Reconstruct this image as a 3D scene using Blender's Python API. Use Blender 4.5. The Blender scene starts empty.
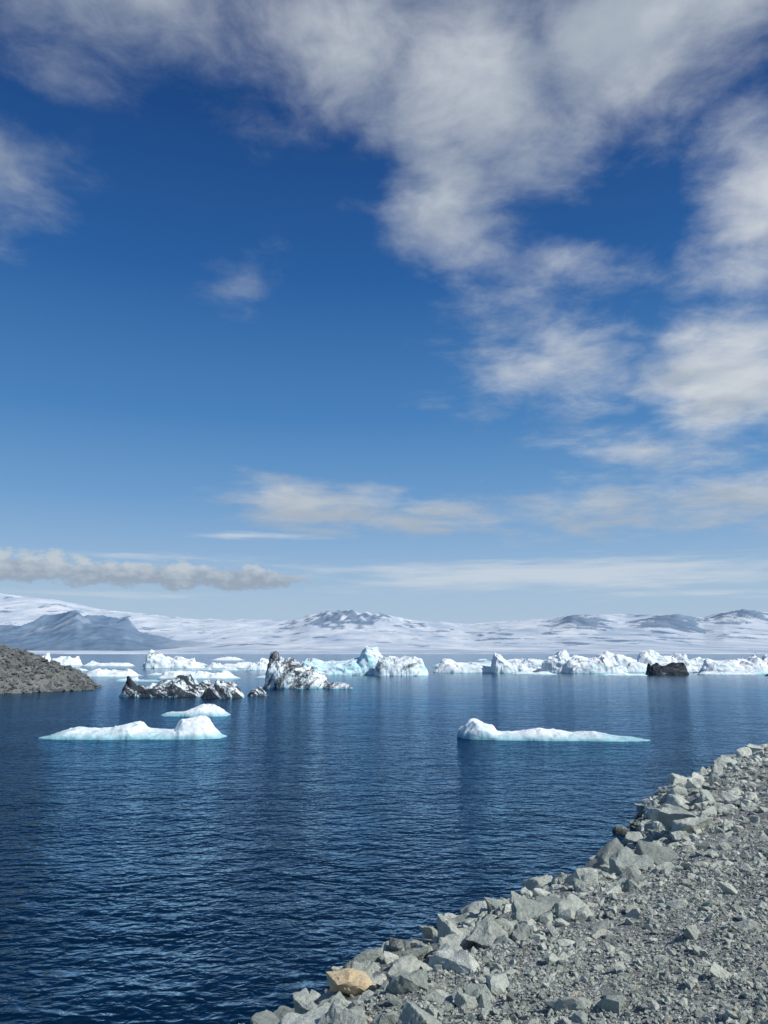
import bpy, bmesh, math, random
import numpy as np
from mathutils import Vector, Matrix, Euler

random.seed(7); rng = np.random.default_rng(7)
scene = bpy.context.scene
scene.view_settings.view_transform = 'Standard'
scene.view_settings.look = 'None'
scene.view_settings.exposure = 0
COL = scene.collection

# ------------------------------------------------------------------ noise
def _h(ix, iy, iz, seed):
    with np.errstate(over='ignore'):
        n = (ix.astype(np.int64)*374761393 + iy.astype(np.int64)*668265263 + iz.astype(np.int64)*2147483647*3 + seed*974634777) & 0xffffffff
        n = ((n ^ (n >> 13)) * 1274126177) & 0xffffffff
        n = ((n ^ (n >> 16)) * 2246822519) & 0xffffffff
        n = n ^ (n >> 15)
    return (n & 0xffffff) / float(0xffffff)
def vnoise(x, y, z=None, seed=0):
    x = np.asarray(x, float); y = np.asarray(y, float)
    z = np.zeros_like(x) if z is None else np.asarray(z, float)
    ix, iy, iz = np.floor(x), np.floor(y), np.floor(z)
    fx, fy, fz = x-ix, y-iy, z-iz
    fx, fy, fz = [f*f*(3-2*f) for f in (fx, fy, fz)]
    ix, iy, iz = ix.astype(int), iy.astype(int), iz.astype(int)
    r = 0
    for a in (0, 1):
        for b in (0, 1):
            for c in (0, 1):
                w = (fx if a else 1-fx)*(fy if b else 1-fy)*(fz if c else 1-fz)
                r = r + w*_h(ix+a, iy+b, iz+c, seed)
    return r
def fbm(x, y, z=None, o=5, seed=0, g=0.5):
    r = 0; amp = 1; t = 0; f = 1
    for i in range(o):
        r = r + amp*vnoise(x*f, y*f, None if z is None else z*f, seed+i*17)
        t += amp; amp *= g; f *= 2.03
    return r/t
def ridged(x, y, o=5, seed=0):
    r = 0; amp = 1; t = 0; f = 1
    for i in range(o):
        r = r + amp*(1-np.abs(2*vnoise(x*f, y*f, None, seed+i*31)-1))
        t += amp; amp *= .5; f *= 2.07
    return r/t
def sstep(x, a, b):
    t = np.clip((x-a)/(b-a), 0, 1); return t*t*(3-2*t)

# ------------------------------------------------------------------ node helpers
class NT:
    def __init__(s, tree): s.t = tree; s.n = tree.nodes; s.l = tree.links
    def new(s, typ, **kw):
        n = s.n.new(typ)
        for k, v in kw.items(): setattr(n, k, v)
        return n
    def put(s, sock, v):
        if isinstance(v, bpy.types.NodeSocket): s.l.new(v, sock)
        else: sock.default_value = v
    def math(s, op, a, b=None, c=None, clamp=False):
        n = s.new('ShaderNodeMath', operation=op, use_clamp=clamp)
        s.put(n.inputs[0], a)
        if b is not None: s.put(n.inputs[1], b)
        if c is not None: s.put(n.inputs[2], c)
        return n.outputs[0]
    def vmath(s, op, a, b=None, out=0):
        n = s.new('ShaderNodeVectorMath', operation=op)
        s.put(n.inputs[0], a)
        if b is not None: s.put(n.inputs[1], b)
        return n.outputs[out]
    def noise(s, vec, scale, detail=5, rough=.5, dist=0, out='Fac'):
        n = s.new('ShaderNodeTexNoise')
        if vec is not None: s.put(n.inputs['Vector'], vec)
        n.inputs['Scale'].default_value = scale; n.inputs['Detail'].default_value = detail
        n.inputs['Roughness'].default_value = rough; n.inputs['Distortion'].default_value = dist
        return n.outputs[out]
    def ramp(s, fac, stops, interp='LINEAR'):
        n = s.new('ShaderNodeValToRGB'); s.put(n.inputs[0], fac)
        cr = n.color_ramp; cr.interpolation = interp
        while len(cr.elements) < len(stops): cr.elements.new(.5)
        for e, (p, c) in zip(cr.elements, stops):
            e.position = p; e.color = (c, c, c, 1) if isinstance(c, (int, float)) else (*c, 1)
        return n.outputs[0]
    def maprange(s, v, a, b, c=0, d=1, smooth=False):
        n = s.new('ShaderNodeMapRange'); n.clamp = True
        if smooth: n.interpolation_type = 'SMOOTHSTEP'
        s.put(n.inputs[0], v)
        for i, q in zip((1, 2, 3, 4), (a, b, c, d)): s.put(n.inputs[i], q)
        return n.outputs[0]
    def mix(s, f, a, b, blend='MIX'):
        n = s.new('ShaderNodeMix', data_type='RGBA', blend_type=blend)
        s.put(n.inputs[0], f)
        for i, q in ((6, a), (7, b)):
            s.put(n.inputs[i], q if isinstance(q, bpy.types.NodeSocket) else (*q, 1))
        return n.outputs[2]
    def bump(s, h, strength, dist, normal=None):
        n = s.new('ShaderNodeBump'); s.put(n.inputs['Height'], h)
        s.put(n.inputs['Strength'], strength); s.put(n.inputs['Distance'], dist)
        if normal is not None: s.put(n.inputs['Normal'], normal)
        return n.outputs[0]

def material(name):
    m = bpy.data.materials.new(name); m.use_nodes = True
    nt = NT(m.node_tree); b = m.node_tree.nodes['Principled BSDF']
    return m, nt, b

# ------------------------------------------------------------------ world
SUN_EL, SUN_AZ = 43.0, 118.0      # azimuth clockwise from +Y
world = bpy.data.worlds.new("World"); scene.world = world; world.use_nodes = True
w = NT(world.node_tree); bg = world.node_tree.nodes['Background']
tc = w.new('ShaderNodeTexCoord'); D = tc.outputs['Generated']
sep = w.new('ShaderNodeSeparateXYZ'); w.l.new(D, sep.inputs[0])
dx, dy, dz = sep.outputs
az = w.math('MULTIPLY', w.math('ARCTAN2', dx, dy), 180/math.pi)
el = w.math('MULTIPLY', w.math('ARCSINE', dz), 180/math.pi)
sky = w.new('ShaderNodeTexSky', sky_type='NISHITA'); sky.sun_disc = False
sky.sun_elevation = math.radians(SUN_EL); sky.sun_rotation = math.radians(SUN_AZ)
nish = w.vmath('SCALE', sky.outputs[0]); nish.node.inputs['Scale'].default_value = 0.07
grad = w.ramp(w.maprange(el, 0, 50), [
    (0.0, (.46, .59, .74)), (.08, (.38, .54, .72)), (.14, (.275, .455, .69)), (.22, (.155, .345, .63)),
    (.34, (.067, .228, .52)), (.54, (.019, .115, .36)), (.74, (.008, .062, .235)), (1.0, (.005, .042, .165))])
base = w.mix(0.10, grad, nish)
den = w.math('ADD', w.math('MAXIMUM', dz, 0.0), 0.10)
comb = w.new('ShaderNodeCombineXYZ')
w.l.new(w.math('DIVIDE', dx, den), comb.inputs[0]); w.l.new(w.math('DIVIDE', dy, den), comb.inputs[1])
P = comb.outputs[0]
ae = w.new('ShaderNodeCombineXYZ'); w.l.new(az, ae.inputs[0]); w.l.new(el, ae.inputs[1])
warp = w.noise(P, 2.1, 3, .55, out='Color')
warp = w.vmath('SUBTRACT', warp, (.5, .5, .5))
hgt = w.maprange(el, 2, 30, .12, 1)
wsc = w.new('ShaderNodeCombineXYZ'); w.put(wsc.inputs[0], 11.0); w.l.new(w.math('MULTIPLY', hgt, 9.0), wsc.inputs[1])
AE = w.vmath('ADD', ae.outputs[0], w.vmath('MULTIPLY', warp, wsc.outputs[0]))
# (azimuth, elevation, half width, half height, weight)
CL = [(-21, 43.5, 12, 4.8, .85), (-4.6, 42, 12, 6.0, 1.0), (8, 39, 11, 6.5, 1.3), (5.6, 33.0, 5.5, 6.5, 1.15),
      (17.7, 41, 11, 6, 1.2), (26, 43, 9, 5.5, .95), (-31, 31, 7.8, 3.4, .78), (-11.6, 27, 1.7, 1.9, .2),
      (14, 27.4, 6.5, 2.2, .6), (13.0, 20.8, 7.0, 4.2, .95), (25.4, 18.6, 6.3, 4.8, 1.35), (30, 31, 4.8, 5.2, 1.2),
      (28.5, 24.8, 4.6, 3.4, .8), (19.8, 14.2, 6, 2.2, .75), (17, 10.1, 10, 2.1, .95), (25.4, 10.4, 7.5, 2.0, 1.1),
      (-5.2, 10.8, 7.2, 1.9, 1.6), (3.2, 9.7, 6.0, 1.3, 1.1), (-60, 25, 20, 8, 1), (65, 30, 25, 9, 1), (150, 35, 40, 12, 1),
      (-130, 40, 30, 9, 1)]
def blobs(src, lst):
    m = None
    for a, e, ra, re_, wt in lst:
        v = w.vmath('SUBTRACT', src, (a, e, 0))
        v = w.vmath('MULTIPLY', v, (1/ra, 1/re_, 0))
        ln = w.vmath('LENGTH', v, out=1)
        k = w.math('MULTIPLY', w.math('SUBTRACT', 1.2, ln), wt)
        m = k if m is None else w.math('SMOOTH_MAX', m, k, .15)
    return w.math('MAXIMUM', m, -1.0)
M = blobs(AE, CL)
PW = w.vmath('ADD', P, w.vmath('MULTIPLY', warp, (.2, .2, 0)))
n1 = w.noise(PW, 3.4, 9, .63)
val = w.math('ADD', M, w.math('MULTIPLY', w.math('SUBTRACT', n1, .5), 2.7))
alpha = w.maprange(val, -0.14, 1.5, 0, .95, smooth=True)
n2 = w.noise(w.vmath('ADD', PW, (3.1, 1.7, 0)), 2.5, 5, .56)
bright = w.maprange(w.math('ADD', n2, w.math('MULTIPLY', w.math('SUBTRACT', az, 5), .005)), .36, .66, 0, 1, smooth=True)
ccol = w.mix(bright, (.40, .46, .535), (.63, .67, .71))
hz = w.maprange(el, 9, 15, 0.8, 0)
ccol = w.mix(hz, ccol, (.38, .45, .535))
skyc = w.mix(alpha, base, ccol)
ws2 = w.vmath('MULTIPLY', warp, (6.0, 0.5, 0)); AE2 = w.vmath('ADD', ae.outputs[0], ws2)
comb2 = w.new('ShaderNodeCombineXYZ'); w.l.new(w.math('MULTIPLY', az, .12), comb2.inputs[0]); w.l.new(w.math('MULTIPLY', el, 1.3), comb2.inputs[1])
n3 = w.noise(comb2.outputs[0], 1.2, 5, .6)
V = blobs(AE2, [(12.5, 5.5, 19, 1.3, 1.2), (-10, 8.3, 6, .3, .7), (-17, 6.7, 8, .3, .6), (-20, 3.9, 9, .3, .5), (22, 4.0, 9, .5, .5), (0, 6.2, 8, .3, .6), (45, 6, 12, 1.2, 1)])
va = w.maprange(w.math('ADD', V, w.math('MULTIPLY', w.math('SUBTRACT', n3, .5), 2.2)), 0, 1.2, 0, .8, smooth=True)
skyc = w.mix(va, skyc, (.60, .665, .74))
G = blobs(AE2, [(-17, 5.35, 9.5, .95, 1.4), (-27, 5.6, 8, 1.15, 1.4), (-10.5, 5.3, 5, .85, 1.3), (-45, 5.5, 14, 1, 1)])
n4 = w.noise(w.vmath('MULTIPLY', ae.outputs[0], (.6, 1.0, 0)), .95, 6, .64)
ga = w.maprange(w.math('ADD', G, w.math('MULTIPLY', w.math('SUBTRACT', n4, .5), 3.2)), .15, .8, 0, .93, smooth=True)
gcol = w.mix(w.maprange(w.math('ADD', el, w.math('MULTIPLY', w.math('SUBTRACT', n4, .5), 4.0)), 5.0, 6.2), (.31, .38, .47), (.52, .58, .64))
skyc = w.mix(ga, skyc, gcol)
w.l.new(skyc, bg.inputs[0]); bg.inputs[1].default_value = 1.0

sl = bpy.data.lights.new('sun', 'SUN'); sl.energy = 4.1; sl.angle = math.radians(.5); sl.color = (1, .98, .94)
so = bpy.data.objects.new('sun', sl); COL.objects.link(so)
sd = Vector((math.sin(math.radians(SUN_AZ))*math.cos(math.radians(SUN_EL)), math.cos(math.radians(SUN_AZ))*math.cos(math.radians(SUN_EL)), math.sin(math.radians(SUN_EL))))
so.rotation_euler = sd.to_track_quat('Z', 'Y').to_euler(); so.location = sd*60

# ------------------------------------------------------------------ camera
CAMZ = 4.5
cd = bpy.data.cameras.new('camera'); cam = bpy.data.objects.new('camera', cd); COL.objects.link(cam)
cd.sensor_fit = 'VERTICAL'; cd.sensor_height = 36; cd.lens = 36*769/1024
cd.clip_end = 60000; cd.clip_start = .1
cam.location = (0, 0, CAMZ); cam.rotation_euler = (math.radians(100.3), 0, 0); scene.camera = cam

# ------------------------------------------------------------------ mesh helpers
def mesh_np(name, verts, faces, mats, smooth=True, attrs=None):
    me = bpy.data.meshes.new(name)
    verts = np.asarray(verts, np.float32); faces = np.asarray(faces, np.int32)
    k = faces.shape[1]
    me.vertices.add(len(verts)); me.vertices.foreach_set('co', verts.ravel())
    me.loops.add(faces.size); me.loops.foreach_set('vertex_index', faces.ravel())
    me.polygons.add(len(faces))
    me.polygons.foreach_set('loop_start', np.arange(0, faces.size, k, dtype=np.int32))
    me.polygons.foreach_set('use_smooth', np.full(len(faces), smooth))
    me.update(calc_edges=True); me.validate()
    for nm, a in (attrs or {}).items():
        at = me.attributes.new(nm, 'FLOAT', 'POINT'); at.data.foreach_set('value', np.asarray(a, np.float32))
    for m in mats: me.materials.append(m)
    ob = bpy.data.objects.new(name, me); COL.objects.link(ob)
    return ob
def grid_faces(nx, ny):
    i = np.arange(nx*ny).reshape(ny, nx)
    return np.stack([i[:-1, :-1], i[:-1, 1:], i[1:, 1:], i[1:, :-1]], -1).reshape(-1, 4)
def structure(ob): ob['kind'] = 'structure'

# ------------------------------------------------------------------ water
m, n, b = material('lagoon_water')
geo = n.new('ShaderNodeNewGeometry'); pos = geo.outputs['Position']
s3 = n.new('ShaderNodeSeparateXYZ'); n.l.new(pos, s3.inputs[0])
v0 = n.vmath('MULTIPLY', pos, (.22, .36, 0))
v1 = n.vmath('MULTIPLY', pos, (1.15, 1.8, 0)); v2 = n.vmath('MULTIPLY', pos, (3.6, 5.0, 0)); v3 = n.vmath('MULTIPLY', pos, (.035, .085, 0))
a0 = n.noise(v0, 1.0, 1, .5, .6)
a1 = n.noise(v1, 1.0, 2, .5, .5); a2 = n.noise(v2, 1.0, 2, .5, .6); patch = n.noise(v3, 1.0, 3, .55, .8)
amp = n.ramp(n.maprange(s3.outputs[1], 10, 210), [(0, .92), (.15, .62), (.4, .28), (1, .12)])
pa = n.maprange(patch, .35, .65, .55, 1.2)
h = n.math('ADD', n.math('MULTIPLY', a1, .38), n.math('MULTIPLY', n.math('MULTIPLY', a2, pa), .19))
h = n.math('ADD', h, n.math('MULTIPLY', a0, .5))
h = n.math('MULTIPLY', h, amp)
nrm = n.bump(h, 1.0, .55)
gl = n.new('ShaderNodeBsdfGlossy'); n.l.new(nrm, gl.inputs['Normal'])
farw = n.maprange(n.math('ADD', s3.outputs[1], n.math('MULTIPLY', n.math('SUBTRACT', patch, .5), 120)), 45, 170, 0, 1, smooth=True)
n.l.new(n.mix(farw, (.39, .62, .85), (.80, .86, .92)), gl.inputs['Color'])  # brighter far reflection painted in: gloss colour gets paler along world Y
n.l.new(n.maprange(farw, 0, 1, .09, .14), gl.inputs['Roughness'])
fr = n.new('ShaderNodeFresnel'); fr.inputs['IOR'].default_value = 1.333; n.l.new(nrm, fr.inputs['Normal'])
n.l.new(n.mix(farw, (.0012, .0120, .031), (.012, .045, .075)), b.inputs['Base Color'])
b.inputs['Roughness'].default_value = .6; b.inputs['Specular IOR Level'].default_value = 0
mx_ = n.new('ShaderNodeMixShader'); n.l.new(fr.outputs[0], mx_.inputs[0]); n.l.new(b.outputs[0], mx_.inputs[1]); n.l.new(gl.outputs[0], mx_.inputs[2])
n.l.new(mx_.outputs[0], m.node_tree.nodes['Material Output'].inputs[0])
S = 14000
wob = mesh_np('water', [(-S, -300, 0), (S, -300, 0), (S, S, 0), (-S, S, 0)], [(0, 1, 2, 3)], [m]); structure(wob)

# ------------------------------------------------------------------ shore terrain
SH = np.array([(-30, -30), (-12.6, -12), (-6.3, 2), (-3.7, 7), (-1.32, 10.3), (1.3, 13.5), (3.6, 16.1), (5.3, 19.2), (8.2, 24.7), (11.7, 29.6), (17.5, 36.0), (30, 47), (60, 68), (130, 100)], float)
def shore_dist(x, y):
    best = np.full(x.shape, 1e9); sgn = np.zeros(x.shape)
    for p, q in zip(SH[:-1], SH[1:]):
        d = q-p; L2 = d@d
        t = np.clip(((x-p[0])*d[0]+(y-p[1])*d[1])/L2, 0, 1)
        ex, ey = x-(p[0]+t*d[0]), y-(p[1]+t*d[1])
        dd = np.hypot(ex, ey); s = d[1]*ex - d[0]*ey
        k = dd < best; best = np.where(k, dd, best); sgn = np.where(k, np.sign(s), sgn)
    return best*sgn
def bank_h(x, y, fine=True):
    d = shore_dist(x, y)
    d2 = d + (fbm(x*.35, y*.35, seed=3, o=3)-.5)*1.4
    z = np.interp(d2, [-4, -1, 0, 1, 2.5, 4.5, 7, 10, 20, 60], [-2.5, -.8, -.05, .55, 1.1, 1.6, 2.1, 2.55, 2.8, 3.2])
    z = z + (fbm(x*.5+9, y*.5, seed=5, o=4)-.5)*.35*sstep(d, -1, 2)
    if fine: z = z + (fbm(x*3, y*3, seed=11, o=4)-.5)*.12*sstep(d, -1, 2)
    return z, d
xs = np.concatenate([np.arange(-16, 22, .12), np.arange(22, 60, .6), np.arange(60, 131, 4)])
ys = np.concatenate([np.arange(-30, 3, .6), np.arange(3, 42, .12), np.arange(42, 90, 1.0)])
X, Y = np.meshgrid(xs, ys); Z, Dd = bank_h(X, Y)
m, n, b = material('gravel_ground')
geo = n.new('ShaderNodeNewGeometry'); pos = geo.outputs['Position']
wpos = n.vmath('ADD', pos, n.vmath('MULTIPLY', n.noise(pos, 14, 2, .5, out='Color'), (.05, .05, .05)))
vor = n.new('ShaderNodeTexVoronoi'); n.put(vor.inputs['Vector'], wpos); vor.inputs['Scale'].default_value = 28
vor2 = n.new('ShaderNodeTexVoronoi'); n.put(vor2.inputs['Vector'], wpos); vor2.inputs['Scale'].default_value = 75
big = n.noise(pos, .7, 3, .6); fn = n.noise(pos, 90, 3, .7)
c = n.ramp(n.math('ADD', n.math('MULTIPLY', big, .5), n.math('MULTIPLY', fn, .5)), [(.3, (.25, .265, .25)), (.5, (.40, .415, .395)), (.7, (.54, .55, .52))])
rgb2 = n.new('ShaderNodeSeparateColor'); n.l.new(vor.outputs['Color'], rgb2.inputs[0])
rgb3 = n.new('ShaderNodeSeparateColor'); n.l.new(vor2.outputs['Color'], rgb3.inputs[0])
sel = n.math('GREATER_THAN', rgb2.outputs[1], .65)
tone = n.mix(sel, n.ramp(rgb3.outputs[0], [(0, (.16, .17, .17)), (.6, (.39, .405, .39)), (1, (.66, .67, .64))]), n.ramp(rgb2.outputs[0], [(0, (.17, .18, .18)), (.6, (.42, .435, .415)), (1, (.74, .745, .71))]))
c = n.mix(.7, c, tone)
dst = n.mix(sel, n.ramp(n.math('MULTIPLY', vor2.outputs['Distance'], 1.0), [(.42, 1.0), (.75, .45)]), n.ramp(vor.outputs['Distance'], [(.42, 1.0), (.75, .35)]))
c = n.mix(1.0, c, dst, 'MULTIPLY')  # shade in the gaps between stones multiplied into the colour
wet = n.new('ShaderNodeSeparateXYZ'); n.l.new(pos, wet.inputs[0])
c = n.mix(n.maprange(wet.outputs[2], .05, .30), (.07, .075, .068), c)
n.l.new(c, b.inputs['Base Color']); b.inputs['Roughness'].default_value = .95; b.inputs['Specular IOR Level'].default_value = .2
dsv = n.new('ShaderNodeRGBToBW'); n.l.new(dst, dsv.inputs[0])
hh = n.math('ADD', n.math('MULTIPLY', dsv.outputs[0], .7), n.math('MULTIPLY', fn, .4))
n.l.new(n.bump(hh, 1.0, .034), b.inputs['Normal'])
ob = mesh_np('ground', np.stack([X.ravel(), Y.ravel(), Z.ravel()], -1), grid_faces(len(xs), len(ys)), [m]); structure(ob)

# ------------------------------------------------------------------ rock material & meshes
def rock_material(name, c0, c1, c2, bs=.02, wetz=True, crack=True):
    m, n, b = material(name)
    geo = n.new('ShaderNodeNewGeometry'); oi = n.new('ShaderNodeObjectInfo')
    pos = geo.outputs['Position']
    a = n.noise(pos, 2.2, 4, .6, .3); f = n.noise(pos, 22, 6, .72)
    fac = n.math('ADD', n.math('MULTIPLY', a, .45), n.math('MULTIPLY', f, .55))
    c = n.ramp(fac, [(.33, c0), (.5, c1), (.66, c2)])
    att = n.new('ShaderNodeAttribute'); att.attribute_name = 'tone'
    rnd = n.math('FRACT', n.math('ADD', oi.outputs['Random'], att.outputs['Fac']))
    tint = n.ramp(rnd, [(0, (.52, .55, .55)), (.2, (.82, .86, .83)), (.5, (1, 1.01, .97)), (.75, (1.14, 1.14, 1.08)), (.93, (1.32, 1.31, 1.26)), (1, (1.12, 1.0, .85))])
    c = n.mix(1.0, c, tint, 'MULTIPLY')
    if wetz:
        sz = n.new('ShaderNodeSeparateXYZ'); n.l.new(pos, sz.inputs[0])
        wl = n.math('ADD', sz.outputs[2], n.math('MULTIPLY', a, .3))
        c = n.mix(n.maprange(wl, .16, .34, 0, 1), (.055, .06, .05), c)
    n.l.new(c, b.inputs['Base Color']); b.inputs['Roughness'].default_value = .88; b.inputs['Specular IOR Level'].default_value = .25
    h = n.math('ADD', n.math('MULTIPLY', f, .9), n.math('MULTIPLY', a, 1.2))
    n.l.new(n.bump(h, 1.0, bs*2), b.inputs['Normal'])
    return m
ROCK = rock_material('grey_basalt', (.28, .305, .275), (.50, .535, .49), (.70, .72, .675), .028)
TAN = rock_material('tan_rhyolite', (.30, .24, .15), (.54, .44, .29), (.64, .55, .40))
DARKROCK = rock_material('grey_moraine_rock', (.065, .073, .077), (.145, .158, .163), (.27, .28, .282), .05, False)

def boulder_mesh(name, seed, mat, blocky=False):
    r = random.Random(seed); bm = bmesh.new()
    sx, sy, sz = 1, r.uniform(.65, .95), r.uniform(.55, .82)
    for i in range(r.randint(11, 18)):
        v = Vector([r.gauss(0, 1) for _ in range(3)]).normalized()
        p = 5 if blocky else 2.8
        k = (abs(v.x)**p+abs(v.y)**p+abs(v.z)**p)**(1/p)
        v = v/k*r.uniform(.84, 1.0)
        bm.verts.new((v.x*sx*.55, v.y*sy*.55, v.z*sz*.55))
    res = bmesh.ops.convex_hull(bm, input=bm.verts)
    dele = [e for e in res['geom_interior'] if isinstance(e, bmesh.types.BMVert)]
    bmesh.ops.delete(bm, geom=dele, context='VERTS')
    bmesh.ops.dissolve_limit(bm, angle_limit=math.radians(18), verts=bm.verts, edges=bm.edges)
    bmesh.ops.bevel(bm, geom=list(bm.edges), offset=.022, segments=2, affect='EDGES', profile=.6)
    bmesh.ops.triangulate(bm, faces=bm.faces)
    for _ in range(4):
        el_ = [e for e in bm.edges if e.calc_length() > .065]
        if el_: bmesh.ops.subdivide_edges(bm, edges=el_, cuts=1)
        bmesh.ops.triangulate(bm, faces=bm.faces)
    co = np.array([v.co for v in bm.verts])
    dsp = (fbm(co[:, 0]*3.6+seed, co[:, 1]*3.6, co[:, 2]*3.6, o=5, seed=seed, g=.6)-.5)*.23
    nr = co/np.linalg.norm(co, axis=1)[:, None]
    co = co+nr*dsp[:, None]
    for v, c_ in zip(bm.verts, co): v.co = c_
    me = bpy.data.meshes.new(name); bm.to_mesh(me); bm.free()
    for p in me.polygons: p.use_smooth = True
    try: me.set_sharp_from_angle(angle=math.radians(32))
    except Exception: pass
    me.materials.append(mat); return me
BM = [boulder_mesh('boulder', 100+i, ROCK, i % 3 != 0) for i in range(18)]
BT = boulder_mesh('boulder', 321, TAN)

def shore_point(s):
    pts = SH[3:12]; seg = np.linalg.norm(np.diff(pts, axis=0), axis=1); cum = np.concatenate([[0], np.cumsum(seg)])
    s = s*cum[-1]; i = min(np.searchsorted(cum, s, 'right')-1, len(seg)-1); t = (s-cum[i])/seg[i]
    p = pts[i]+(pts[i+1]-pts[i])*t; d = (pts[i+1]-pts[i])/seg[i]
    return p, np.array([d[1], -d[0]])
def tone_label(sc):
    return 'large angular grey boulder on the stony lagoon bank' if sc > .58 else 'angular pale grey rock lying on the gravel bank'
placed = []
def add_boulder(x, y, s, me=None, label=None, rot=None, sink=.31, scl=None):
    z, d = bank_h(np.array([x]), np.array([y]), False)
    ob = bpy.data.objects.new('boulder', me or random.choice(BM))
    sc = scl or (s*random.uniform(.85, 1.3), s*random.uniform(.8, 1.15), s*random.uniform(.8, 1.1))
    ob.scale = sc; ob.rotation_euler = rot or (random.uniform(-.4, .4), random.uniform(-.4, .4), random.uniform(0, 6.28))
    ob.location = (x, y, float(z[0]) + s*.36 - s*sink)
    ob['label'] = label or tone_label(s); ob['category'] = 'rock'; ob['group'] = 'boulders along the lagoon bank'
    COL.objects.link(ob); placed.append((x, y, s))
add_boulder(6.0, 16.6, 1.05, BM[2], 'big blocky grey boulder standing on the rocky bank edge', sink=.2)
add_boulder(4.3, 15.9, 1.1, BM[5], 'large rounded grey boulder at the top of the stony slope', sink=.2)
add_boulder(-0.42, 9.75, .6, BT, 'tan yellowish boulder among grey rocks by the water', sink=.12)
add_boulder(1.05, 13.4, .8, BM[7], 'large grey boulder half in the dark lagoon water')
tries = 0
def try_add(d, s, y0=6.0, u=None):
    p, nn = shore_point(random.random()**1.2 if u is None else u)
    x, y = p+nn*d
    if y < y0 or x < -2.7 or x > .5*y+.6: return
    if y < 13: s = min(s, .55)
    if any((x-a)**2+(y-c)**2 < (.37*(s+t))**2 for a, c, t in placed): return
    add_boulder(x, y, s)
while len(placed) < 90 and tries < 6000:
    tries += 1; try_add(random.uniform(.0, 2.5), random.uniform(.45, .88))
while len(placed) < 292 and tries < 60000:
    tries += 1
    d = random.triangular(-.25, 5.2, .9)
    s = random.choice([random.uniform(.18, .32), random.uniform(.28, .52)])
    if d > 3.2: s *= .6
    try_add(d, s)
for (x, y, s) in [(3.3, 5.9, .24), (4.4, 7.6, .28), (2.6, 7.1, .2), (5.6, 9.9, .26)]:
    add_boulder(x, y, s)

def hull_proto(seed, npts=10):
    r = random.Random(seed); bm = bmesh.new()
    for i in range(npts):
        v = Vector([r.gauss(0, 1) for _ in range(3)]).normalized()
        bm.verts.new((v.x*.5, v.y*.44, v.z*.30))
    bmesh.ops.convex_hull(bm, input=bm.verts)
    bmesh.ops.delete(bm, geom=[v for v in bm.verts if not v.link_faces], context='VERTS')
    bmesh.ops.triangulate(bm, faces=bm.faces)
    bm.verts.index_update()
    v = np.array([x.co for x in bm.verts]); f = np.array([[q.index for q in p.verts] for p in bm.faces]); bm.free(); return v, f
PR = [hull_proto(i, 11+i % 5) for i in range(12)]
def scatter(name, px, py, pz, ps, mat):
    V = []; F = []; T = []; off = 0
    k = rng.integers(0, len(PR), len(px)); ang = rng.uniform(0, 6.28, len(px)); tlt = rng.normal(0, .3, (len(px), 2)); tn = rng.random(len(px))
    for i in range(len(PR)):
        idx = np.where(k == i)[0]
        if not len(idx): continue
        v, f = PR[i]
        c, s = np.cos(ang[idx])[:, None], np.sin(ang[idx])[:, None]
        sc = ps[idx][:, None]
        jx = rng.uniform(.8, 1.3, (len(idx), 1)); jy = rng.uniform(.8, 1.3, (len(idx), 1)); jz = rng.uniform(.8, 1.35, (len(idx), 1))
        vx, vy, vz = v[None, :, 0]*jx, v[None, :, 1]*jy, v[None, :, 2]*jz
        x = (vx*c - vy*s)*sc; y = (vx*s+vy*c)*sc; z = vz*sc
        z = z + x*tlt[idx, 0][:, None] + y*tlt[idx, 1][:, None]
        W = np.stack([x+px[idx][:, None], y+py[idx][:, None], z+pz[idx][:, None]], -1).reshape(-1, 3)
        V.append(W); T.append(np.repeat(tn[idx], len(v)))
        F.append((f[None]+(np.arange(len(idx))*len(v))[:, None, None]+off).reshape(-1, 3)); off += len(W)
    ob = mesh_np(name, np.concatenate(V), np.concatenate(F), [mat], smooth=False, attrs={'tone': np.concatenate(T)})
    ob['kind'] = 'stuff'; return ob
N = 48000; px = rng.uniform(-5, 22, N); py = rng.uniform(4, 40, N)
pz, pd = bank_h(px, py)
k = (pd > -.4) & (pd < 7) & (rng.random(N) < np.interp(pd, [-.4, 1, 3.0, 4.5, 7], [.9, 1, .6, .16, .05]))
px, py, pz = px[k], py[k], pz[k]; ps = rng.lognormal(math.log(.105), .55, len(px)).clip(.04, .30)
ob = scatter('rubble', px, py, pz+ps*.02, ps, ROCK); ob['label'] = 'loose grey broken stones filling gaps between boulders'; ob['category'] = 'stones'
N = 460000; px = rng.uniform(-1, 16, N); py = rng.uniform(4.5, 24, N)
pz, pd = bank_h(px, py)
k = (pd > 2.0) & (np.abs(px) < py*.55+1) & (rng.random(N) < np.clip(70/(py*py+15), 0, 1)*np.clip(.6+1.4*(fbm(px*.8, py*.8, seed=77, o=3)-.4), .2, 1)*1.3)
px, py, pz = px[k], py[k], pz[k]; ps = rng.lognormal(math.log(.026), .58, len(px)).clip(.010, .10)
ob = scatter('gravel', px, py, pz+ps*.05, ps, ROCK); ob['label'] = 'loose grey gravel and pebbles on the bank'; ob['category'] = 'gravel'

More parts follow.
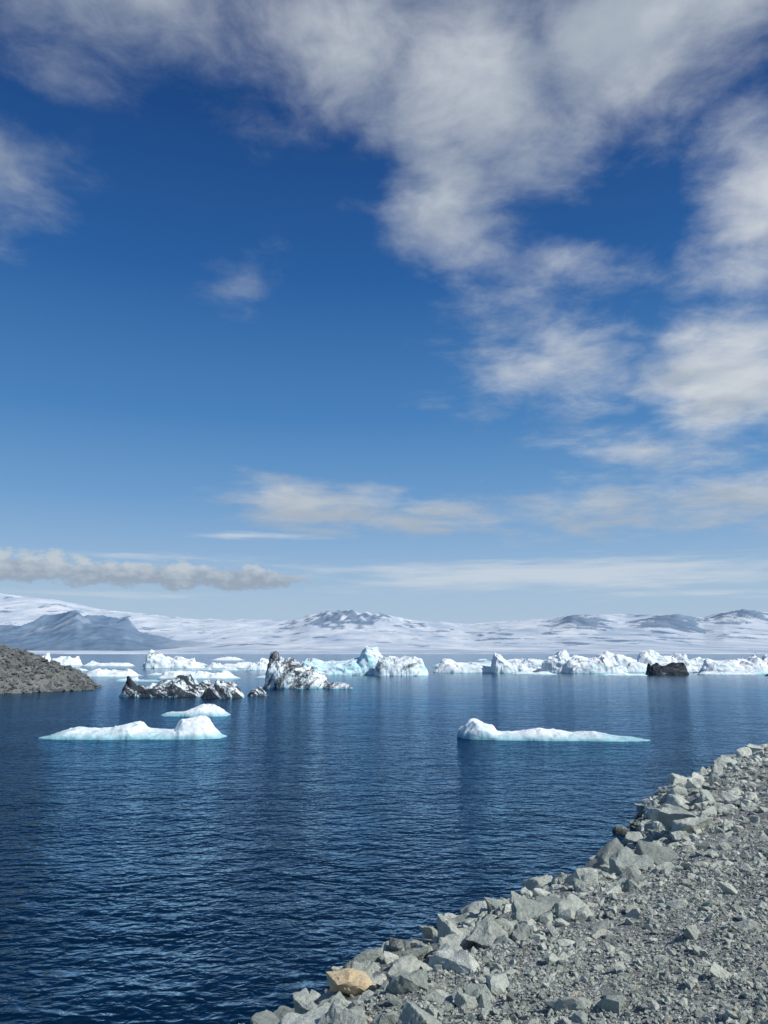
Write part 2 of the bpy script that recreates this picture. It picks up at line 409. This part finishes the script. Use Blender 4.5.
# ------------------------------------------------------------------ far-left moraine spit
xs = np.arange(-100, -28, .4); ys = np.arange(72, 130, .4); X, Y = np.meshgrid(xs, ys)
def spit_h(x, y):
    cx, cy = -66, 98
    e = 1-np.sqrt(((x-cx)/30)**2+((y-cy)/17)**2)
    e = e + (fbm(x*.12, y*.12, seed=21, o=4)-.5)*.22
    z = np.where(e > 0, 7.0*(1-np.exp(-2.8*np.clip(e, 0, 5))), e*8) + (fbm(x*.5, y*.5, seed=23, o=4)-.5)*1.3*sstep(e, -.05, .1)
    return z-.1, e
Z, E = spit_h(X, Y)
ob = mesh_np('hill', np.stack([X.ravel(), Y.ravel(), Z.ravel()], -1), grid_faces(len(xs), len(ys)), [DARKROCK]); structure(ob)
N = 16000; px = rng.uniform(-80, -30, N); py = rng.uniform(78, 118, N); pz, pe = spit_h(px, py); k = (pe > -.01)
px, py, pz = px[k], py[k], pz[k]; ps = rng.lognormal(math.log(.42), .5, len(px)).clip(.15, 1.6)
ob = scatter('moraine_rubble', px, py, pz, ps, DARKROCK); ob['label'] = 'grey rubble stones covering the moraine spit'; ob['category'] = 'stones'

# ------------------------------------------------------------------ far terrain
nu, nr = 760, 260
uu = np.linspace(-.95, .95, nu); rr = 1500*np.exp(np.linspace(0, math.log(12000/1500), nr))
U, R = np.meshgrid(uu, rr); X = U*R; Y = R
F = 769.0
az_ = U*F+384
sky_x = [-400, -200, 0, 60, 90, 160, 200, 290, 310, 340, 385, 410, 470, 545, 590, 640, 680, 700, 720, 768, 950, 1200]
sky_e = [44, 54, 60, 53, 45, 37, 33, 31, 36, 37, 35, 31, 27, 34, 36, 38, 36, 34, 40, 40, 46, 38]
crest = np.interp(az_, sky_x, sky_e)
t = np.clip((R-2200)/(9500-2200), 0, 1)
rn = ridged(X/900, Y/1400, 6, 41); fn = fbm(X/500, Y/900, seed=43, o=6)
elev = crest*(t**1.15)*(.93) + (t*(1-.25*t))*((rn-.55)*6) + (fn-.5)*3*t
elev = elev*(1-.8*(1-sstep(az_, 120, 300))*(1-sstep(R, 4800, 6500)))
def gsn(cx, cr, sx, sr): return np.exp(-((az_-cx)/sx)**2-((R-cr)/sr)**2)
rough = (fbm(X/150, Y/420, seed=51, o=6, g=.65)-.5)
patches = np.zeros_like(X)
for cx, cr, sx, sr, a in [(345, 9000, 46, 1200, 1.0), (578, 8200, 30, 1200, 1.0), (672, 7800, 34, 1400, 1.15), (742, 8600, 28, 1000, .95), (490, 6800, 22, 600, .75),
                          (255, 4200, 22, 400, .7), (640, 4700, 60, 250, .5)]:
    patches = np.maximum(patches, a*gsn(cx, cr, sx, sr))
elev = elev + patches*(1+9*ridged(X/150, Y/900, 4, 45))*t
Zf = elev*R/F + 3 + (fn-.5)*8*sstep(R, 1500, 1900) - 8*(1-sstep(R, 1500, 1560))
rock = sstep(patches + rough*2.8, .42, .58) + .38*sstep(fbm(X/700, Y/160, seed=61, o=5), .51, .64)*(1-sstep(R, 2600, 4600))
rock = np.clip(rock, 0, 1)
m, n, b = material('glacier_ice_and_rock')
att = n.new('ShaderNodeAttribute'); att.attribute_name = 'rock'; geo = n.new('ShaderNodeNewGeometry'); pos = geo.outputs['Position']
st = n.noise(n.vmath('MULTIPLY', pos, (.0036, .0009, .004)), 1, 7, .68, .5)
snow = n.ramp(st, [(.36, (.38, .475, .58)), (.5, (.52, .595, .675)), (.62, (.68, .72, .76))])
cc = n.mix(att.outputs['Fac'], snow, n.ramp(st, [(.4, (.165, .245, .345)), (.6, (.235, .315, .41))]))  # distance haze is painted into these pale bluish snow and rock colours
n.l.new(cc, b.inputs['Base Color']); b.inputs['Roughness'].default_value = 1; b.inputs['Specular IOR Level'].default_value = 0
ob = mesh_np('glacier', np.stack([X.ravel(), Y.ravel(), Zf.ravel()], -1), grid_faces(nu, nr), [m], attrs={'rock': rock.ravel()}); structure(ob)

nu, nr = 420, 200
uu = np.linspace(-1.1, -.05, nu); rr = np.linspace(3600, 6200, nr); U, R = np.meshgrid(uu, rr); X = U*R; Y = R; az_ = U*F+384
pk = np.interp(az_, [-460, -200, -60, -15, 20, 50, 70, 80, 86, 100, 128, 145, 165, 200, 270, 345], [30, 36, 30, 22, 27, 33, 39, 39.5, 34, 33, 30, 20, 13, 9, 5, -6])
cross = np.clip(1-np.abs(R-5200)/np.where(R < 5200, 1600, 950), 0, 1)
rg = ridged(X/200, Y/500, 6, 71)
elev = pk*cross**.75 + (rg-.6)*15*cross**.5*np.clip(pk/24, 0, 1)
Zm = elev*R/F-20*(1-cross)
snowy = sstep(fbm(X/90, Y/300, seed=73, o=5)+.004*(elev-25), .57, .68)*.45*cross
snowy = np.maximum(snowy, .75*sstep(az_, 140, 230))
m2, n, b = material('mountain_rock')
att = n.new('ShaderNodeAttribute'); att.attribute_name = 'snow'; geo = n.new('ShaderNodeNewGeometry'); pos = geo.outputs['Position']
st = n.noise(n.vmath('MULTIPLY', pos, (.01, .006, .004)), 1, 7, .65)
cc = n.mix(att.outputs['Fac'], n.ramp(st, [(.35, (.115, .185, .285)), (.65, (.18, .26, .36))]), (.45, .52, .60))  # blue-grey rock and dulled snow carry the aerial haze in their colour
n.l.new(cc, b.inputs['Base Color']); b.inputs['Roughness'].default_value = 1; b.inputs['Specular IOR Level'].default_value = 0
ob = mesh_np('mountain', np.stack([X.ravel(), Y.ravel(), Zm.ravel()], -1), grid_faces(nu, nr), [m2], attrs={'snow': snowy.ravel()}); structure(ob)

# ------------------------------------------------------------------ ice materials
def ice_mat(name, dirt=0.0, blue=.3, freq=1.0, tilt=.7, lo=.5, hi=.56, fzk=.14, bf=1.0, bd=.2, aq=.18):
    m, n, b = material(name)
    geo = n.new('ShaderNodeNewGeometry'); pos = geo.outputs['Position']
    sn = n.new('ShaderNodeSeparateXYZ'); n.l.new(geo.outputs['Normal'], sn.inputs[0])
    sp = n.new('ShaderNodeSeparateXYZ'); n.l.new(pos, sp.inputs[0])
    nz = n.noise(pos, bf, 5, .6, .4); fz = n.noise(pos, 6, 4, .65); lz = n.noise(pos, .16, 3, .5)
    steep = n.maprange(sn.outputs[2], .1, .8, 1, 0)
    bl = n.math('MULTIPLY', n.maprange(n.math('ADD', nz, n.math('MULTIPLY', n.math('SUBTRACT', lz, .5), .8)), .45, .68), blue)
    bl = n.math('ADD', bl, n.math('MULTIPLY', steep, blue*.6), clamp=True)
    c = n.mix(bl, (.84, .87, .88), (.38, .69, .78))
    low = n.maprange(n.math('ADD', sp.outputs[2], n.math('MULTIPLY', nz, -.15)), .0, aq, .85, 0)
    c = n.mix(low, c, (.24, .53, .59))
    if dirt > 0:
        mp = n.new('ShaderNodeMapping'); mp.inputs['Rotation'].default_value = (.25, tilt, .15); n.l.new(pos, mp.inputs[0])
        sv = n.vmath('MULTIPLY', mp.outputs[0], (.28*freq, .35*freq, 1.0*freq))
        sno = n.noise(sv, 1.0, 6, .70, .8)
        dm = n.maprange(n.math('ADD', sno, n.math('MULTIPLY', n.math('SUBTRACT', fz, .5), fzk)), lo, hi, 0, dirt)
        dc = n.ramp(fz, [(.3, (.008, .012, .019)), (.7, (.036, .047, .062))])
        c = n.mix(dm, c, dc)
    n.l.new(c, b.inputs['Base Color']); b.inputs['Roughness'].default_value = .6; b.inputs['Specular IOR Level'].default_value = .2
    h = n.math('ADD', n.math('MULTIPLY', nz, 1.0), n.math('MULTIPLY', fz, .25))
    n.l.new(n.bump(h, .6, bd), b.inputs['Normal'])
    return m
ICE = ice_mat('white_ice', 0, .3); ICEB = ice_mat('blue_ice', 0, .9)
ICEN = ice_mat('hollowed_white_ice', 0, .45, bf=2.2, bd=.12, aq=.26)
ICES = ice_mat('ash_striped_ice', .94, .3, .9, .85, .43, .56, .45)
ICED = ice_mat('ash_black_ice', .98, .3, 1.1, -.6, .43, .50, .35)
ICEK = ice_mat('solid_black_ash_ice', .99, .3, .8, -.4, .30, .38, .2)
ICEL = ice_mat('lightly_dirty_ice', .75, .35, .6, .6, .55, .64, .25)

LB = {'white_ice': 'jagged white iceberg floating on calm water', 'hollowed_white_ice': 'white ice with bluish hollows', 'lightly_dirty_ice': 'white iceberg streaked with grey ash', 'ash_black_ice': 'low iceberg mottled with black ash', 'solid_black_ash_ice': 'low black ash covered iceberg at the water line', 'ash_striped_ice': 'low iceberg with black and white ash stripes', 'blue_ice': 'bluish white iceberg on calm water'}
def iceberg(x, y, L, W, prof, mat, label=None, yaw=0, seed=0, rough=.25, block=.25, name='iceberg', p=3.0, na=None, edge=3.2, fn_=.2, K=30, dip=.35, pw=.8, ash=.10, rf=0.0, rfs=1.1):
    """prof: skyline heights along the long axis, list of (-1..1, metres)"""
    na = na or 120; nb = max(24, int(na*.75))
    r = np.random.default_rng(seed+900)
    a = np.linspace(-1.25, 1.25, na); bb = np.linspace(-1.35, 1.35, nb); A, B = np.meshgrid(a, bb)
    f = 1-(np.abs(A)**p+np.abs(B)**p)**(1/p)
    f = f + (fbm(A*2.1+seed, B*1.5+3, seed=seed, o=5)-.5)*2*fn_
    mx = max(h for _, h in prof)
    pt = r.uniform(-1.2, 1.2, (K, 2)); g = r.normal(0, 1.0, (K, 2)); o = r.normal(0, .30, K)
    ws = .16
    Aw = A+(fbm(A*4, B*2, seed=seed+5, o=4)-.5)*ws*2; Bw = B+(fbm(A*4+7, B*2, seed=seed+6, o=4)-.5)*ws*2
    dd = (Aw[..., None]-pt[:, 0])**2+(Bw[..., None]-pt[:, 1])**2*.35; i = dd.argmin(-1)
    pa_, ph_ = [q[0] for q in prof], [q[1] for q in prof]
    Ashift = A + (r.normal(0, ash, K)[i] if block > 0 else 0) + (fbm(A*3, B*3, seed=seed+8, o=3)-.5)*.15
    H = np.interp(Ashift, pa_, ph_)
    if block > 0:
        fv = o[i] + g[i, 0]*(A-pt[i, 0])*1.2 + g[i, 1]*(B-pt[i, 1])*.9
        H = H*(1+block*np.clip(fv, -1.3, .6))
    H = H*(1-dip*np.abs(B-.25)**1.5)
    H = H + (ridged(A*L*.3/2+seed, B*W*.45/2, 4, seed+9)-.62)*rough*mx*(.35+.65*np.clip(H/mx, 0, 1))
    if rf > 0:   # sharp crests and scooped hollows
        rr_ = ridged(A*L/2*rfs+seed*3, B*W/2*rfs*1.2, 3, seed+13)
        H = H + (rr_-.68)*rf*(.3+.7*np.clip(H/mx, 0, 1))
    H = np.maximum(H, .08)
    top = np.clip(f*edge, 0, 1)**pw
    Zz = np.where(f > 0, H*top, f*4)
    Zz = np.maximum(Zz, -1.0)
    Xl = A*L/2; Yl = B*W/2
    Xn = Xl + (fbm(Xl*.9, Yl*.9, Zz*1.5, seed=seed+3, o=3)-.5)*.16*mx
    Yl = Yl + (fbm(Xl*.9+5, Yl*.9, Zz*1.5, seed=seed+4, o=3)-.5)*.22*mx
    fc = grid_faces(na, nb); zz = Zz.ravel(); fc = fc[(zz[fc] > -.99).any(1)]
    used = np.unique(fc); remap = np.full(zz.size, -1); remap[used] = np.arange(len(used))
    V = np.stack([Xn.ravel(), Yl.ravel(), zz], -1)[used]
    ob = mesh_np(name, V, remap[fc], [mat])
    ob.location = (x, y, 0); ob.rotation_euler = (0, 0, yaw)
    ob['label'] = label or LB[mat.name]; ob['category'] = 'iceberg' if name == 'iceberg' else 'ice floe'
    ob['group'] = 'icebergs drifting in the lagoon' if name == 'iceberg' else 'small ice floes on the water'
    return ob

# nearer floes
iceberg(-13.35, 43.0, 9.4, 3.2, [(-1, .12), (-.85, .3), (-.7, .50), (-.5, .36), (-.25, .40), (-.08, .72), (0, .80), (.06, .40), (.3, .28), (.45, .36), (.54, .85), (.72, .98), (.84, .9), (.9, .55), (1, .25)], ICEN,
        'low white ice floe with uneven humps and bluish waterline', seed=3, rough=.16, block=.08, ash=.01, name='ice_floe', na=300, edge=7, pw=.45, rf=.34, rfs=1.3)
iceberg(-13.6, 57.0, 5.0, 2.2, [(-1, .1), (-.4, .3), (0, .45), (.3, .75), (.5, .65), (.8, .4), (1, .1)], ICEN, 'small white ice floe with low crest on open water', seed=8, rough=.25, block=.12, ash=.03, name='ice_floe', na=140, edge=6, pw=.55, rf=.4)
iceberg(8.75, 42.0, 9.2, 2.3, [(-1, .85), (-.85, .98), (-.7, .75), (-.6, .36), (-.4, .30), (-.1, .45), (.1, .42), (.2, .28), (.5, .32), (.7, .18), (1, .08)], ICEN,
        'long thin white ice floe tapering from a raised end', yaw=-.10, seed=14, rough=.16, block=.12, ash=.02, name='ice_floe', na=300, fn_=.2, edge=6, pw=.45, rf=.3, rfs=1.2)
# ash covered ones
iceberg(-21.6, 81.5, 10.6, 4.2, [(-1, .8), (-.88, 2.0), (-.78, 1.0), (-.5, .8), (-.2, 1.0), (.05, 1.7), (.2, 1.8), (.3, 1.0), (.6, 1.3), (.85, .9), (1, .5)], ICED, 'long jagged black ash covered iceberg with white veins', seed=21, rough=.3, block=.25, ash=.04, na=230, edge=6, pw=.6, fn_=.16, rf=1.4, rfs=.9)
iceberg(-16.0, 78.5, 4.0, 2.4, [(-1, .6), (-.6, 1.3), (.1, 1.6), (.5, 1.4), (1, .4)], ICED, 'small black ash covered ice block with ragged top', seed=25, rough=.35, block=.2, ash=.04, na=120, edge=6, pw=.6, fn_=.12, rf=.8, rfs=.9)
iceberg(-13.1, 82, 2.2, 1.4, [(-1, .3), (0, 1.0), (1, .3)], ICED, 'dark ash covered ice lump on calm water', seed=28, rough=.4, block=.2, na=60)
iceberg(-23.5, 87.5, 6.5, 3, [(-1, .5), (-.3, 1.4), (.3, 1.0), (.7, 1.6), (1, .5)], ICEL, 'white ice ledge behind black ash covered iceberg', seed=29, rough=.35, block=.25, na=110, rf=.6)
iceberg(-10.9, 100.5, 8.4, 5.5, [(-1, 3.0), (-.92, 4.1), (-.6, 3.9), (-.5, 3.3), (-.1, 3.3), (0, 2.7), (.4, 2.6), (.5, 1.9), (.85, 1.5), (1, .7)], ICES, 'blocky wedge shaped iceberg with slanting black ash streaks', seed=33, rough=.2, block=.20, ash=.04, na=220, edge=7, pw=.5, K=22, fn_=.10, rf=1.3, rfs=.7)
iceberg(-5.6, 98, 3.6, 1.8, [(-1, .3), (-.3, .8), (.4, .6), (1, .2)], ICES, 'small dirty ice fragment beside striped iceberg', seed=35, rough=.4, block=.3, na=60)
# central group
iceberg(-8.5, 156, 20, 9, [(-1, 1.8), (-.7, 3.0), (-.3, 2.4), (.1, 2.7), (.38, 3.2), (.48, 5.6), (.66, 5.4), (.82, 4.2), (1, 3.0)], ICEB, 'tall white iceberg with blue peak and long low shoulder', seed=41, rough=.16, block=.16, ash=.04, na=200, K=20, edge=5, pw=.6, rf=1.0, rfs=.35)
iceberg(3.2, 150, 10.0, 6, [(-1, 2.8), (-.6, 3.6), (-.1, 3.4), (.3, 3.7), (.8, 3.1), (1, 2)], ICEL, 'blocky white iceberg with grey shaded face', seed=44, rough=.14, block=.12, ash=.04, na=130, K=12, edge=6, pw=.5, fn_=.12, rf=.7, rfs=.4)
iceberg(-17.5, 148, 7, 4, [(-1, .8), (-.4, 1.8), (.2, 2.2), (.7, 1.1), (1, .4)], ICEL, 'low white iceberg streaked with dark grey ash', seed=47, rough=.25, block=.2, na=110, rf=.7, rfs=.5)
def prof_rand(q, h, lo=.35, k=7):
    pts = [-1]+sorted(q.uniform(-.9, .9) for _ in range(k))+[1]
    ys_ = [h*q.uniform(lo, .85) for _ in pts]; ys_[q.randint(1, k)] = h; ys_[0] *= .6; ys_[-1] *= .6
    return list(zip(pts, ys_))
R_ = [(19.5, 172, 18, 7, 2.8, ICE, 51, .5), (27.0, 168, 8, 5, 4.2, ICE, 52, .5), (33, 174, 9, 4, 1.2, ICE, 53, .5), (37.6, 170, 6.5, 5, 4.8, ICE, 54, .5), (44.5, 168, 12, 6, 3.8, ICEL, 55, .75),
      (54, 174, 11, 5, 2.2, ICEB, 56, .5), (57.0, 158, 8.6, 4, 2.6, ICEK, 57, .6), (65, 176, 18, 6, 5.4, ICE, 58, .35), (76, 170, 15, 6, 3.8, ICE, 59, .5), (68, 156, 11, 4, 1.0, ICE, 60, .4), (78, 150, 10, 3, 1.2, ICED, 61, .4), (30, 158, 9, 3, .7, ICE, 63, .4),
      (46, 150, 9, 3, .6, ICE, 70, .5), (92, 178, 18, 8, 4.6, ICE, 62, .5), (110, 180, 16, 8, 4.0, ICEL, 64, .5), (66, 235, 26, 8, 4.4, ICE, 66, .4), (30, 240, 30, 6, 2.0, ICEB, 68, .4), (50, 232, 20, 6, 3.0, ICE, 69, .4)]
for x, y, L, W, h, mt, sd_, lo in R_:
    iceberg(x, y, L, W, prof_rand(random.Random(sd_), h, lo), mt, seed=sd_, rough=.16, block=.18, na=130, K=16, ash=.06, edge=5.5, pw=.55, fn_=.18, rf=h*.22, rfs=.4)
L_ = [(-110, 262, 17, 7, 4.2, ICE, 71), (-50, 143, 10, 5, 1.5, ICE, 72), (-58.5, 216, 18, 7, 4.8, ICEL, 74), (-32, 134, 14, 5, 1.6, ICE, 75),
      (-30.7, 192, 7, 4, 2.6, ICE, 77), (-88, 250, 16, 6, 1.6, ICE, 78), (-66, 262, 14, 6, 1.6, ICE, 79), (-38, 122, 7, 3, .6, ICE, 81), (-20, 196, 8, 5, 2.2, ICEL, 82), (-40, 215, 18, 6, 2.0, ICE, 83)]
for x, y, L, W, h, mt, sd_ in L_:
    iceberg(x, y, L, W, prof_rand(random.Random(sd_), h, .3), mt, seed=sd_, rough=.2, block=.22, na=110, K=16, edge=4, pw=.65, rf=h*.3, rfs=.45)
q = random.Random(5)
for i in range(60):
    y = q.choice([q.uniform(105, 160), q.uniform(140, 260), q.uniform(200, 420)])
    x = q.uniform(-.50, .52)*y
    if -22 < x < -6 and 85 < y < 125: continue
    if -.08*y < x < .6*y and y < 150: continue
    s = q.uniform(.8, 2.4)*(y/130)
    iceberg(x, y, s*2.4, s, [(-1, s*.06), (q.uniform(-.5, .5), s*.26), (1, s*.06)], q.choice([ICE, ICE, ICEB, ICEL]), 'small white drifting ice chunk on calm water', seed=200+i, rough=.35, block=.3, name='ice_floe', na=36)
